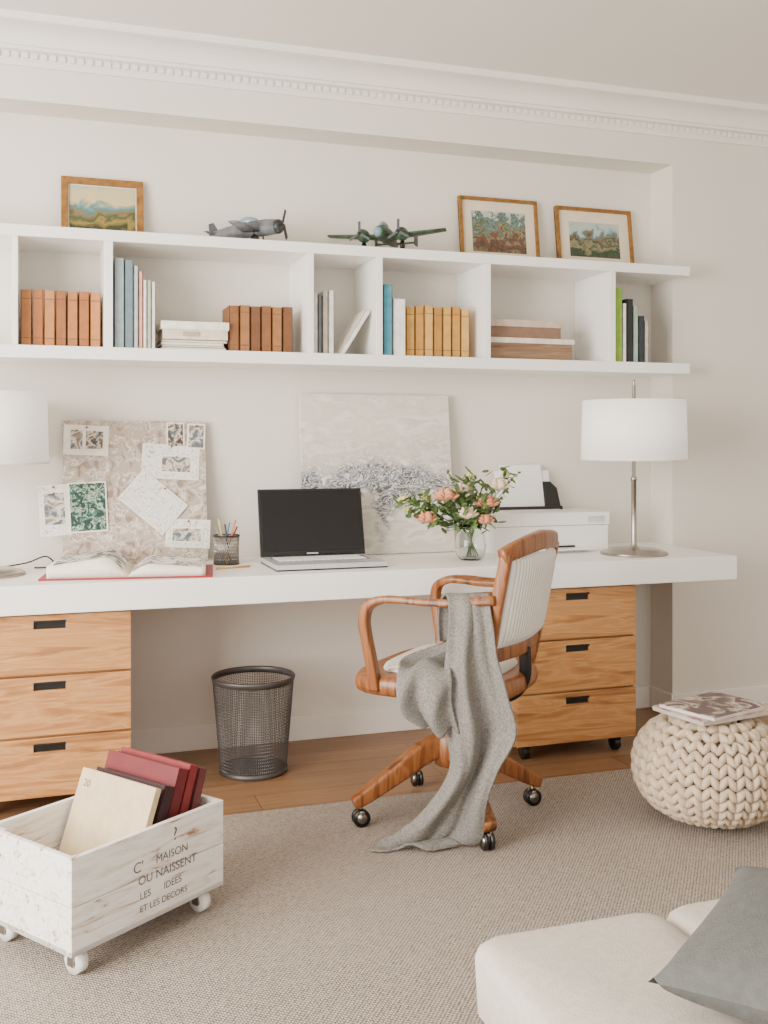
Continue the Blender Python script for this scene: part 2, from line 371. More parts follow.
b.ell((.13, 0, .068), (.025, .029, .029), NAVY); b.ell((.01, 0, .094), (.04, .016, .018), GLASSY)
wing(b, (.03, 0, .050), (.015, -.17, .058), .085, .045, .014, GREY); wing(b, (.03, 0, .050), (.015, .11, .062), .085, .04, .014, GREY)
wing(b, (-.135, 0, .05), (-.14, -.06, .05), .035, .02, .006, GREY); wing(b, (-.135, 0, .05), (-.14, .06, .05), .035, .02, .006, GREY)
b.add([(-.15, -.003, .045), (-.11, -.003, .055), (-.135, -.003, .095), (-.155, -.003, .09), (-.15, .003, .045), (-.11, .003, .055), (-.135, .003, .095), (-.155, .003, .09)], [(0, 1, 2, 3), (4, 7, 6, 5), (0, 4, 5, 1), (1, 5, 6, 2), (2, 6, 7, 3), (3, 7, 4, 0)], NAVY)
for k in range(3):
    a = k * 2 * pi / 3 + 0.1; b.obb((.152, .03 * sin(a), .068 + .03 * cos(a)), (.004, .015, .068), NAVY, (-a, 0.2, 0))
for sy in (-.05, .05): b.cyl((.05, sy, .05), (.055, sy, .015), .003, NAVY, n=6); b.cyl((.055, sy - .004, .016), (.055, sy + .004, .016), .016, BLACK)
b.cyl((-.13, 0, .045), (-.135, 0, .002), .003, NAVY, n=6)
b.make("model_fighter_plane", (0.755, 3.94, 1.98), rz=radians(-32))
b = B()   # twin-engine bomber, nose +x
b.sweep([(-.14, 0, .06), (-.08, 0, .066), (0, 0, .072), (.08, 0, .072), (.12, 0, .068), (.14, 0, .066)], [.012, .035, .056, .056, .046, .02], [.014, .042, .066, .064, .052, .02], GRN, n=14, power=1)
b.ell((.05, 0, .106), (.05, .015, .016), GLASSY); b.ell((.135, 0, .067), (.02, .018, .02), GLASSY)
for sy in (-1, 1):
    wing(b, (.03, 0, .062), (.01, sy * .245, .085), .11, .05, .02, GRN)
    b.ell((.07, sy * .08, .066), (.05, .026, .027), GRN)
    wing(b, (-.125, 0, .065), (-.125, sy * .085, .068), .04, .03, .006, GRN)
    b.obb((-.13, sy * .085, .08), (.05, .004, .05), GRN)
    b.cyl((.118, sy * .08, .066), (.128, sy * .08, .066), .006, BLACK)
    for k in range(3):
        a = k * 2 * pi / 3; b.obb((.124, sy * .08 + .024 * sin(a), .066 + .024 * cos(a)), (.003, .010, .048), NAVY, (-a, 0, 0))
    b.cyl((.06, sy * .08, .055), (.06, sy * .08, .02), .004, NAVY, n=6); b.cyl((.06, sy * .08 - .006, .020), (.06, sy * .08 + .006, .020), .020, BLACK)
b.make("model_bomber_plane", (1.335, 3.945, 1.98), rz=radians(-125))

# ------------------------------------------------------------------ pinboard
m, nt, bs = base("floral_fabric"); v = coords(nt)
nn = nt.nodes.new("ShaderNodeTexNoise"); nn.inputs["Scale"].default_value = 26; nn.inputs["Detail"].default_value = 5; nn.inputs["Distortion"].default_value = 0.9; nt.links.new(v, nn.inputs["Vector"])
nt.links.new(ramp(nt, nn.outputs["Fac"], [(0.36, (146, 128, 114)), (0.43, (182, 166, 151)), (0.53, (188, 173, 159)), (0.57, (230, 222, 211)), (0.62, (160, 142, 128)), (.7, (190, 176, 162))]), bs.inputs["Base Color"])
bs.inputs["Roughness"].default_value = 0.9
FLOR = m
FOTO1 = picture("photo_green", [(0, (12, 26, 22)), (.42, (30, 62, 52)), (.50, (80, 130, 110)), (.58, (190, 204, 184)), (.64, (40, 80, 66)), (1, (30, 50, 44))], .3, 50, 1.5, off=.42)
FOTO2 = picture("photo_warm", [(0, (40, 36, 34)), (.40, (84, 66, 54)), (.46, (96, 120, 126)), (.52, (190, 176, 156)), (.58, (222, 212, 200)), (.64, (120, 84, 66)), (1, (60, 58, 56))], .1, 34, 1.6, off=.46)
FOTO3 = picture("photo_interior", [(0, (50, 54, 58)), (.40, (100, 108, 112)), (.48, (186, 180, 170)), (.56, (222, 216, 206)), (.62, (150, 136, 116)), (1, (80, 74, 66))], .1, 26, 1.5, off=.46)
SK = picture("sketch_paper", [(0, (150, 144, 140)), (.28, (226, 222, 216)), (.4, (242, 238, 232)), (.49, (240, 236, 230)), (.515, (120, 116, 112)), (.54, (240, 236, 230)), (.68, (236, 232, 226)), (.72, (140, 136, 130)), (.76, (240, 236, 230))], 0.02, 34, 1.5, off=.5)
b = B(); W, Hh = 0.535, 0.545
b.box(0, W, 0, 0.02, 0, Hh, FLOR)
def card(x, z, w, h, m, rot=0, y=-0.002, k=0):
    T = b.T; b.T = T @ Matrix.Translation((x, y, z)) @ Matrix.Rotation(rot, 4, 'Y')
    b.box(-w / 2, w / 2, 0, 0.0012, -h / 2, h / 2, CREAM)
    if m != CREAM: b.box(-w / 2 + .006, w / 2 - .006, -0.0006, 0.0004, -h / 2 + .006 + k, h / 2 - .006, m)
    b.cyl((0, 0, h / 2 - .008), (0, -.006, h / 2 - .008), .004, GOLD, n=8)
    b.T = T
card(0.085, 0.47, 0.165, 0.115, CREAM, 0.04); card(0.05, 0.472, 0.055, 0.085, FOTO3, 0.04, -.0045); card(0.115, 0.470, 0.075, 0.08, FOTO2, 0.04, -.0045)
card(0.40, 0.385, 0.22, 0.135, SK, 0.06); card(0.42, 0.375, 0.12, 0.07, FOTO3, 0.06, -.0035)
card(0.42, 0.49, 0.07, 0.10, FOTO2, 0, -.005); card(0.50, 0.485, 0.07, 0.10, FOTO3, 0.05, -.004)
card(0.33, 0.23, 0.22, 0.15, SK, 0.72, -.007); card(0.46, 0.105, 0.17, 0.11, SK, 0.06, -.004); card(0.455, 0.10, 0.12, 0.06, FOTO3, 0.06, -.006)
card(-0.03, 0.205, 0.11, 0.19, SK, -0.06, -.004); card(0.09, 0.215, 0.14, 0.19, FOTO1, -0.04, -.006)
card(-0.03, 0.21, 0.085, 0.13, FOTO3, -0.06, -.006)
b.make("pinboard", (0.08, 3.985, 0.7625), rot=(-math.atan2(.088, .545), 0, 0), bevel=0)

# canvas painting
m, nt, bs = base("canvas_abstract")
tc = nt.nodes.new("ShaderNodeTexCoord"); sp = nt.nodes.new("ShaderNodeSeparateXYZ"); nt.links.new(tc.outputs["Object"], sp.inputs[0])
mp = nt.nodes.new("ShaderNodeMapping"); mp.inputs["Scale"].default_value = (1, 1, 1.8); nt.links.new(tc.outputs["Object"], mp.inputs["Vector"])
mp2 = nt.nodes.new("ShaderNodeMapping"); mp2.inputs["Scale"].default_value = (1, 1, 3.0); mp2.inputs["Rotation"].default_value = (0, .3, 0); nt.links.new(tc.outputs["Object"], mp2.inputs["Vector"])
n1 = noise(nt, mp.outputs["Vector"], 17, 14, .7); n2 = noise(nt, tc.outputs["Object"], 5, 10, .3); n3 = noise(nt, mp2.outputs["Vector"], 6, 14, .3)
mr = nt.nodes.new("ShaderNodeMapRange"); mr.inputs[1].default_value = 0.0; mr.inputs[2].default_value = 0.65
wob = nt.nodes.new("ShaderNodeMath"); wob.operation = 'MULTIPLY_ADD'; nt.links.new(n2, wob.inputs[0]); wob.inputs[1].default_value = 0.50; nt.links.new(sp.outputs["Z"], wob.inputs[2])
wob2 = nt.nodes.new("ShaderNodeMath"); wob2.operation = 'SUBTRACT'; nt.links.new(wob.outputs[0], wob2.inputs[0]); wob2.inputs[1].default_value = 0.25
nt.links.new(wob2.outputs[0], mr.inputs[0])
bandm = ramp(nt, mr.outputs[0], [(0.0, (0, 0, 0)), (0.26, (60, 60, 60)), (0.32, (255, 255, 255)), (0.44, (255, 255, 255)), (0.54, (160, 160, 160)), (0.72, (110, 110, 110)), (0.9, (30, 30, 30))])
strokes = ramp(nt, n1, [(0.34, (238, 234, 228)), (0.41, (150, 150, 154)), (0.44, (78, 82, 92)), (0.475, (210, 208, 204)), (0.50, (100, 104, 112)), (0.53, (56, 58, 64)), (0.56, (230, 226, 220)), (0.60, (130, 132, 136)), (0.64, (70, 70, 74)), (.7, (205, 200, 194))])
ground = ramp(nt, n3, [(0.30, (210, 202, 188)), (0.42, (222, 215, 203)), (0.5, (212, 204, 191)), (0.58, (230, 225, 216)), (0.65, (208, 199, 186))])
mx = nt.nodes.new("ShaderNodeMix"); mx.data_type = 'RGBA'; nt.links.new(bandm, mx.inputs[0]); nt.links.new(ground, mx.inputs[6]); nt.links.new(strokes, mx.inputs[7])
nt.links.new(mx.outputs[2], bs.inputs["Base Color"]); bs.inputs["Roughness"].default_value = 0.8; bump(nt, bs, n3, 0.5, 0.012)
b = B(); b.box(0, 0.65, 0, 0.02, 0, 0.66, m); b.make("canvas_painting", (0.997, 3.98, 0.7625), rot=(-math.atan2(.08, .65), 0, 0), bevel=0.002)

# ------------------------------------------------------------------ desk items
SCR = mat("laptop_screen", (14, 13, 14), 0.2, 0.05); SIL = mat("laptop_silver", (196, 196, 198), 0.35, 0.02, metal=0.3)
b = B(); w, d = 0.415, 0.28
b.box(0, w, 0, d, 0.004, 0.022, SIL); b.box(0.0, w, 0.0, d, 0.0, 0.006, DARK)
b.box(0.03, w - .03, 0.11, d - .035, 0.0215, 0.0225, DARK)
for r in range(6):
    for k in range(15): b.box(0.034 + k * .0226, .034 + k * .0226 + .019, .114 + r * .0195, .13 + r * .0195, .0223, .0252, WHITE)
b.box(0.15, 0.25, 0.02, 0.085, 0.0215, 0.0225, mat("trackpad", (170, 170, 172), .4))
T = b.T; b.T = Matrix.Translation((0, d - .006, 0.02)) @ Matrix.Rotation(radians(-14), 4, 'X')
b.box(0, w, 0, 0.012, 0, 0.265, BLACK); b.box(0.008, w - .008, -0.001, 0.002, 0.022, 0.257, SCR)
b.box(.18, .225, -.0012, .001, .009, .014, SIL)
b.T = T; b.cyl((0.05, d - .004, .02), (w - .05, d - .004, .02), .008, DARK)
b.make("laptop", (0.794, 3.570, 0.76), bevel=0.0015)
b = B()
b.lathe([(0.044, 0), (0.044, 0.003)], DARK, n=28)
b.shell([(0.047, 0.098), (0.047, 0.102), (0.043, 0.102), (0.043, 0.098)], DARK, n=28)
b.shell([(0.045, 0.0), (0.045, 0.005), (0.043, 0.005), (0.043, 0.0)], DARK, n=28)
for i in range(36):
    a = 2 * pi * i / 36
    for s in (-1, 1): b.cyl((0.0445 * cos(a), 0.0445 * sin(a), 0.003), (0.0445 * cos(a + s * .7), 0.0445 * sin(a + s * .7), 0.1), 0.0013, CHROME, n=4)
pc = [(150, 70, 60), (90, 140, 170), (210, 190, 110), (120, 120, 118), (60, 60, 64), (190, 130, 100)]
for i, c in enumerate(pc):
    a = i * 1.1; b.cyl((0.02 * cos(a + 2.5), 0.02 * sin(a + 2.5), 0.004), (0.038 * cos(a), 0.038 * sin(a), 0.13 + .012 * (i % 3)), 0.0035, bm_(c), n=6)
b.make("pencil_cup", (0.665, 3.86, 0.76), scale=1.08)
b = B(); b.cyl((0.60, 3.70, .7642), (0.73, 3.735, .7642), .0042, bm_((214, 160, 90)), n=6); b.cyl((0.73, 3.735, .7642), (.745, 3.739, .7642), .0042, bm_((232, 206, 170)), r2=.0005, n=6); b.make("pencil")
# open book
RED = mat("red_cover", (150, 30, 32), 0.5)
PP = picture("printed_page", [(0, (60, 62, 66)), (.30, (110, 104, 98)), (.38, (236, 232, 226)), (.52, (242, 238, 230)), (.57, (140, 130, 120)), (.66, (80, 76, 74)), (.72, (236, 232, 226))], 0.0, 11, 2.2, off=.47)
b = B()
b.box(-.285, .285, -.165, .165, 0, .006, RED)
for s in (-1, 1):
    hh = 0.076 if s < 0 else 0.048
    n = 16; vs = []
    prf = lambda u: (sin(min(1, u * 3) * pi / 2) * (1 - .5 * u))
    for i in range(n + 1):
        u = i / n; z = 0.006 + hh * prf(u)
        for y in (-.155, .155): vs += [(s * u * .26, y, .006), (s * u * .26, y, z)]
    fs = []
    for i in range(n):
        a = i * 4; c2 = a + 4
        fs += [(a + 1, c2 + 1, c2 + 3, a + 3), (a, c2, c2 + 1, a + 1), (a + 2, a + 3, c2 + 3, c2 + 2), (a, a + 2, c2 + 2, c2)]
    fs += [(n * 4, n * 4 + 2, n * 4 + 3, n * 4 + 1)]
    b.add(vs, fs, PAPER, True)
    vs = [(s * u * .26, y, .0082 + hh * prf(u)) for u in [.06 + .88 * i / n for i in range(n + 1)] for y in (-.135, .135)]
    b.add(vs, [(2 * i, 2 * i + 1, 2 * i + 3, 2 * i + 2) for i in range(n)], PP, True)
b.make("open_book", (0.30, 3.70, 0.76), rz=radians(-9))
b = B(); b.cyl((-.06, 0, .005), (.06, .01, .005), .005, BLACK, n=8); b.cyl((.06, .01, .005), (.072, .011, .005), .005, CHROME, r2=.001, n=8); b.make("ballpoint_pen", (.50, 3.93, .76))

# vase of flowers
m, nt, bs = base("vase_glass"); bs.inputs["Transmission Weight"].default_value = 1; bs.inputs["Roughness"].default_value = 0.02; bs.inputs["Base Color"].default_value = (0.93, 0.97, 0.95, 1); bs.inputs["IOR"].default_value = 1.4
b = B(); b.shell([(0.0005, 0), (0.04, 0), (0.056, 0.02), (0.063, 0.055), (0.055, 0.095), (0.042, 0.115), (0.048, 0.14), (0.045, 0.14), (0.039, 0.115), (0.052, 0.094), (0.059, 0.055), (0.052, 0.022), (0.038, 0.006), (0.0005, 0.006)], m, n=36)
STEM = mat("stem_green", (84, 106, 56), 0.6, .15, 30); LEAF = mat("leaf_green", (74, 98, 50), 0.6, .35, 30)
PEACH = mat("rose_peach", (220, 152, 116), 0.6, .12, 30); PINK = mat("rose_cream", (240, 214, 190), 0.6, .06, 30); YEL = mat("small_bloom", (236, 222, 150), 0.6, .1, 30)
heads = [(-.195, -.03, .17, PEACH, .036), (-.115, -.03, .255, PEACH, .042), (.055, -.03, .225, PEACH, .040), (.115, -.01, .29, PINK, .038), (-.035, -.05, .185, PINK, .036), (-.02, .02, .275, PINK, .036), (.03, -.07, .16, PEACH, .030),
         (-.28, 0, .24, YEL, .02), (-.26, .01, .20, YEL, .018), (.15, 0, .33, YEL, .016), (-.17, .04, .24, YEL, .022), (.0, .0, .33, YEL, .016)]
for (x, y, z, mm, r) in heads:
    b.tube([(-x * .12, -y * .1, .012), (x * .12, y * .2, .12), (x * .6, y * .7, z * .78), (x, y, z)], 0.0022, STEM, n=5, sub=5)
    b.ell((x, y, z), (r * .6, r * .6, r * .62), mm)
    for ring, (cnt, rr, tilt) in enumerate(((4, .45, .25), (6, .7, .6), (7, .9, 1.0))):
        for k in range(cnt):
            a = 2 * pi * k / cnt + ring * .5
            b.ell((x + r * rr * cos(a), y + r * rr * sin(a), z + r * (.25 - .22 * ring)), (r * .14, r * .42, r * .5), mm, (0, tilt, a), 8, 6)
for i in range(330):
    h = random.choice(heads); t = random.uniform(.3, 1.05)
    p = Vector((h[0] * t + random.uniform(-.055, .055), h[1] * t + random.uniform(-.05, .06), .12 + (h[2] - .11) * t + random.uniform(-.03, .03)))
    b.ell(p, (random.uniform(.016, .030), .010, .0015), LEAF, (random.uniform(-1, 1), random.uniform(-1, 1), random.uniform(0, 6)), 8, 4)
for i in range(18):
    a = random.uniform(0, 6.28); r = random.uniform(.1, .22); z = random.uniform(.2, .34)
    x = r * cos(a); y = r * .4 * sin(a)
    b.tube([(x * .1, y * .2, .12), (x * .6, y * .6, z * .8), (x, y, z)], .0012, STEM, n=4, sub=4)
    for k in range(5): b.ell((x * (.7 + .08 * k), y * (.7 + .08 * k), z * (.85 + .04 * k)), (.012, .006, .0012), LEAF, (random.uniform(-1, 1), random.uniform(-1, 1), random.uniform(0, 6)), 6, 4)
b.make("flower_vase", (1.595, 3.70, 0.76))

# printer
b = B()
b.box(-.26, .26, 0, .245, 0, .11, WHITE); b.box(-.265, .265, -.005, .25, .112, .165, WHITE)
b.box(-.25, .25, .002, .24, .108, .114, DARK)
b.box(-.19, .10, -.006, -.001, .02, .028, DARK); b.box(-.17, .17, -.05, 0.01, .012, .018, WHITE)
b.box(.16, .24, -.007, -.004, .122, .148, bm_((204, 204, 204))); b.box(-.16, .12, .02, .18, .165, .168, bm_((222, 220, 216)))
T = b.T; b.T = Matrix.Translation((-.02, .19, .15)) @ Matrix.Rotation(radians(-12), 4, 'X')
b.box(-.14, .12, .004, .014, 0, .19, WHITE); b.box(-.12, .08, -.004, .002, 0, .215, WHITE); b.box(-.145, .165, -.010, .014, 0, .03, BLACK)
b.add([(.085, -.002, .0), (.165, -.002, .0), (.15, -.002, .11), (.12, -.002, .14), (.085, -.002, .14), (.085, .014, .0), (.165, .014, .0), (.15, .014, .11), (.12, .014, .14), (.085, .014, .14)],
      [(0, 1, 2, 3, 4), (9, 8, 7, 6, 5), (0, 5, 6, 1), (1, 6, 7, 2), (2, 7, 8, 3), (3, 8, 9, 4), (4, 9, 5, 0)], BLACK)
b.T = T; b.make("printer", (2.025, 3.832, 0.76), bevel=0.008, seg=3)

# ------------------------------------------------------------------ waste bin (wire mesh)
BIN = mat("bin_wire", (92, 88, 86), 0.5, .1, metal=0.6)
b = B(); n = 100; mrows = 54; vs = []
for j in range(mrows + 1):
    t = j / mrows; r = 0.122 + 0.028 * t
    for i in range(n): a = 2 * pi * (i + (j % 2) * .5) / n; vs.append((r * cos(a), r * sin(a), 0.012 + 0.335 * t))
fs = [(j * n + i, j * n + (i + 1) % n, (j + 1) * n + (i + 1) % n, (j + 1) * n + i) for j in range(mrows) for i in range(n)]
b.add(vs, fs, BIN)
bo = b.make("waste_bin_wire", recalc=False)
md = bo.modifiers.new("w", 'WIREFRAME'); md.thickness = 0.0018; md.use_replace = True
b = B()
b.lathe([(0.12, 0), (0.124, 0.004), (0.122, 0.012), (0.118, 0.012)], BIN, n=40)
b.shell([(0.1475, .332), (0.149, .332), (0.154, .345), (0.1555, .352), (0.151, .357), (0.147, .353)], BIN)
b.shell([(0.121, .0), (0.126, .003), (0.126, .018), (0.121, .018)], BIN)
e = empty("waste_bin", (0.750, 3.77, 0)); r_ = b.make("rim_and_base", parent=e); bo.parent = e

# ------------------------------------------------------------------ office chair
e = empty("office_chair", (1.275, 3.115, 0.004), radians(44.5))
STR = stripes("seat_ticking", (190, 183, 174), (240, 235, 228), 28, 'X')
b = B(); OX = -.02; RL = .29
for k in range(4):
    a = k * pi / 2 - radians(44.5); c, s = cos(a), sin(a); R = RL
    b.sweep([(OX + 0.02 * c, 0.02 * s, .24), (OX + .09 * c, .09 * s, .215), (OX + .18 * c, .18 * s, .158), (OX + R * c, R * s, .094), (OX + (R + .035) * c, (R + .035) * s, .078)], [.052, .05, .048, .046, .04], [.078, .072, .060, .044, .032], CHW, n=16, power=.35)
b.lathe([(.02, .16), (.045, .17), (.05, .2), (.05, .26), (.04, .275), (.03, .28)], CHW, c=(OX, 0, 0))
b.make("base_legs", parent=e)
b = B()
for k in range(4):
    a = k * pi / 2 - radians(44.5); c, s = cos(a), sin(a); R = RL + .01
    x, y = OX + R * c, R * s
    b.cyl((x, y, .03), (x, y, .08), .007, CHROME); t = Vector((-s, c, 0))
    p = Vector((x, y, .030))
    b.cyl(p - t * .015, p - t * .005, .0275, BLACK, n=24); b.cyl(p + t * .005, p + t * .015, .0275, BLACK, n=24)
    b.cyl(p - t * .017, p + t * .017, .016, CHROME, n=12); b.ell((x, y, .048), (.018, .018, .012), CHROME)
b.cyl((OX, 0, .24), (OX, 0, .42), .016, DARK); b.cyl((OX, 0, .33), (OX, 0, .40), .03, DARK)
b.box(-.11, .09, -.12, .10, .405, .425, DARK); b.cyl((-.12, .0, .40), (.12, .0, .40), .012, DARK)
b.sweep([(0, -.10, .41), (0, -.2, .41), (0, -.25, .47), (0, -.25, .57)], .04, .012, DARK, up=(1, 0, 0))
b.make("mechanism_and_casters", parent=e)
def seat_outline(k, grow=0):
    a = 2 * pi * k; p_ = .40 if sin(a) > 0 else .6
    cx = math.copysign(abs(cos(a)) ** p_, cos(a)); cy = math.copysign(abs(sin(a)) ** p_, sin(a))
    wx = .250 + .014 * cy + grow
    return (wx * cx, (.252 + grow) * cy)
b = B(); n = 72
def layer_stack(b, layers, m, dy=0):
    vs = []
    for g, z in layers: vs += [(seat_outline(i / n, g)[0], seat_outline(i / n, g)[1] + dy, z) for i in range(n)]
    fs = [(j * n + i, j * n + (i + 1) % n, (j + 1) * n + (i + 1) % n, (j + 1) * n + i) for j in range(len(layers) - 1) for i in range(n)]
    fs += [tuple(range(n))[::-1], tuple((len(layers) - 1) * n + i for i in range(n))]
    b.add(vs, fs, m, True)
layer_stack(b, [(-.04, .424), (-.008, .426), (.004, .434), (.008, .450), (.006, .472), (-.002, .484), (-.015, .488), (-.05, .489)], CHW)
b.make("seat_frame", parent=e)
b = B(); layer_stack(b, [(-.065, .484), (-.060, .494), (-.066, .506), (-.085, .517), (-.12, .524), (-.16, .528), (-.2, .529)], STR, dy=-.01); b.make("seat_pad", parent=e)
b = B()
for s in (-1, 1):
    b.sweep([(s * .256, .150, .445), (s * .264, .155, .52), (s * .268, .170, .60), (s * .270, .178, .66), (s * .268, .165, .706), (s * .264, .120, .728), (s * .262, .06, .731), (s * .258, -.02, .728), (s * .25, -.13, .732), (s * .235, -.24, .745)], [.036, .034, .038, .042, .048, .056, .058, .054, .042, .034], [.042, .034, .030, .030, .030, .024, .022, .022, .026, .03], CHW, up=(0, 1, .3), n=16, power=.4)
    b.sweep([(s * .205, -.17, .43), (s * .21, -.20, .52), (s * .22, -.235, .70), (s * .225, -.275, .885)], [.032, .032, .030, .028], [.05, .046, .04, .036], CHW, up=(0, 1, 0), n=16, power=.45)
b.sweep([(-.240, -.265, .878), (-.17, -.29, .896), (0, -.305, .910), (.17, -.29, .896), (.240, -.265, .878)], [.030] * 5, [.045, .055, .062, .055, .045], CHW, up=(0, 0, 1), n=16, power=.45)
b.sweep([(-.21, -.215, .575), (0, -.25, .575), (.21, -.215, .575)], .026, .05, CHW, up=(0, 0, 1), n=16, power=.45)
b.make("arms_and_back_frame", parent=e)
b = B()
def backpad(side):
    def fn(u, v):
        x = -.205 + .41 * u; z = .595 + .28 * v
        yc = -.226 - .052 * (v) - .035 * (1 - (2 * u - 1) ** 2)
        bul = .022 * (max(0, 1 - (2 * u - 1) ** 6)) ** .5 * (max(0, 1 - (2 * v - 1) ** 6)) ** .5
        return (x, yc + side * bul, z)
    return fn
STRB = stripes("back_ticking", (205, 200, 193), (246, 242, 236), 22, 'X')
b.surf(backpad(1), 24, 18, STRB); b.surf(backpad(-1), 24, 18, STRB); b.make("back_pad", parent=e)

# ------------------------------------------------------------------ throw blanket (draped over the near arm)
m, nt, bs = base("grey_wool"); v = coords(nt)
n = noise(nt, v, 160, 3); nt.links.new(ramp(nt, n, [(0.3, (108, 104, 99)), (0.7, (144, 140, 133))]), bs.inputs["Base Color"]); bs.inputs["Roughness"].default_value = 1
bump(nt, bs, n, 0.5, 0.004)
WOOL = m
def cat(P, t):
    N = len(P) - 1; x = t * N; i = min(int(x), N - 1); f = x - i
    g = lambda k: P[max(0, min(N, k))]
    o = []
    for a0, a1, a2, a3 in zip(g(i - 1), g(i), g(i + 1), g(i + 2)):
        o.append(.5 * (2 * a1 + (a2 - a0) * f + (2 * a0 - 5 * a1 + 4 * a2 - a3) * f * f + (3 * a1 - a0 - 3 * a2 + a3) * f ** 3))
    return o
R = [(.175, .30, .16, .60, .008), (.178, .31, .11, .70, .006), (.185, .318, .060, .757, .003), (.185, .330, .010, .752, .004), (.188, .332, -.02, .68, .008), (.19, .325, -.035, .58, .014),
     (.185, .350, -.045, .48, .022), (.180, .390, -.055, .37, .030), (.19, .345, -.045, .26, .026), (.14, .300, -.02, .15, .020), (.055, .280, .01, .05, .013), (-.01, .25, .025, .024, .007), (-.045, .17, -.01, .018, .005)]
b = B()
def fn(u, v):
    l, r, d, z, a = cat(R, v)
    x = (l + (r - l) * u) - .25
    fold = sin(u * 8.5 + v * 3.5) + .35 * sin(u * 19 - v * 6) + .9 * math.exp(-((u - .62 + .25 * v) / .09) ** 2)
    edge = .014 * sin(v * 17) * (u if u > .5 else -.6 * (1 - u))
    return (x + edge, d + a * fold, max(.013, z + (.010 * sin(u * 9 + v * 9) if v > .8 else 0) + .02 * (u - .5) * (1 if v > .9 else 0)))
b.surf(fn, 48, 100, WOOL)
R2 = [(.18, .27, .10, .60, .006), (.12, .24, .09, .575, .008), (.06, .22, .04, .56, .010), (.045, .20, -.03, .56, .012), (.04, .20, -.075, .51, .016), (.06, .20, -.08, .44, .018), (.12, .22, -.07, .38, .012)]
def fn2(u, v):
    l, r, d, z, a = cat(R2, v)
    return ((l + (r - l) * u) - .25, d + a * sin(u * 10 + v * 6), z + a * 1.1 * sin(u * 9 + v * 7))
b.surf(fn2, 30, 40, WOOL)
b.make("throw_blanket", (1.20, 2.808, 0.0), rz=radians(-18.5), solid=0.007)

# ------------------------------------------------------------------ knitted pouf
YARN = mat("chunky_yarn", (210, 190, 164), 0.95, 0.08, 40, 0.8, 260)
b = B(); RR, HZ, ZP = .240, .158, .174
def pf(lat, lon, k=1.0):
    cl = abs(cos(lat)) ** .72
    return Vector((RR * k * cl * cos(lon), RR * k * cl * sin(lon), ZP + HZ * k * math.copysign(abs(sin(lat)) ** .95, sin(lat))))
b.surf(lambda u, v: tuple(pf(-pi / 2 + pi * v, 2 * pi * u, .90)), 40, 20, mat("yarn_core", (150, 132, 110), 1))
lats = [-70, -56, -43, -30, -18, -6, 6, 18, 30, 43, 56, 69, 81]
for j, la in enumerate(lats):
    la = radians(la); cols = 30 if abs(la) < radians(50) else (20 if abs(la) < radians(66) else 11)
    if abs(la) > radians(78): cols = 5
    for i in range(cols):
        for s in (-1, 1):
            lo = 2 * pi * (i + .25 * s) / cols
            p = pf(la, lo, .97)
            n_ = Vector((p.x, p.y, (p.z - ZP) * 2.0)).normalized()
            upv = (pf(la + .05, lo) - pf(la - .05, lo)).normalized(); sd = upv.cross(n_).normalized()
            ax = (upv * cos(.6) + sd * s * sin(.6)).normalized(); sd2 = n_.cross(ax)
            M_ = Matrix((sd2, n_, ax)).transposed().to_4x4(); M_.translation = p
            T = b.T; b.T = T @ M_; wd = 2 * pi * RR * abs(cos(la)) ** .72 / cols / 2
            b.ell((0, 0, 0), (max(.011, wd * .52), .019, .027), YARN, nu=8, nv=6); b.T = T
b.make("knitted_pouf", (2.045, 2.80, 0.005))
b = B()
b.box(-.15, .15, -.11, .11, 0, .012, bm_((200, 190, 180))); b.box(-.151, .151, -.111, .111, .012, .0135, picture("magazine_cover", [(0, (120, 60, 80)), (.4, (150, 100, 100)), (.6, (206, 190, 180)), (1, (100, 80, 90))], .5, 18, 1.0, off=.5))
T = b.T; b.T = Matrix.Translation((.01, .0, .0136)) @ Matrix.Rotation(.12, 4, 'Z')
b.box(-.14, .14, -.105, .105, 0, .010, bm_((226, 216, 206))); b.box(-.141, .141, -.106, .106, .010, .0115, picture("magazine_cover_top", [(0, (90, 80, 76)), (.4, (96, 80, 78)), (.5, (150, 124, 116)), (.58, (206, 196, 180)), (.66, (96, 64, 76)), (1, (90, 60, 70))], .5, 14, 1.5, off=.45))
b.T = T; b.make("magazines", (2.05, 2.80, .351), rz=radians(10))

# ------------------------------------------------------------------ crate on casters
m, nt, bs = base("whitewashed_wood"); v = coords(nt, (2, 14, 14))
n = noise(nt, v, 3, 8, 1.5)
nt.links.new(ramp(nt, n, [(0.30, (160, 122, 88)), (0.36, (220, 208, 195)), (0.5, (240, 236, 231)), (0.75, (246, 243, 238))]), bs.inputs["Base Color"]); bs.inputs["Roughness"].default_value = 0.8; bump(nt, bs, n, .4, .004)
CRW = m
e = empty("storage_crate", (.066, 2.40, 0), radians(35.4))
b = B(); Lx, Ly, z0, z1, t = .475, .34, .064, .286, .014
mid = (z0 + z1) / 2
b.box(0, Lx, 0, Ly, z0, z0 + t, CRW)
for za, zb in ((z0, mid - .001), (mid + .001, z1)):
    b.box(0, Lx, 0, t, za, zb, CRW); b.box(0, Lx, Ly - t, Ly, za, zb, CRW); b.box(0, t, t, Ly - t, za, zb, CRW); b.box(Lx - t, Lx, t, Ly - t, za, zb, CRW)
for x in (t, Lx - 2 * t - .012):
    for y in (t, Ly - t - .025): b.box(x, x + .025, y, y + .025, z0 + t, z1 - .01, CRW)
b.make("crate_box", parent=e, bevel=.0015)
b = B()
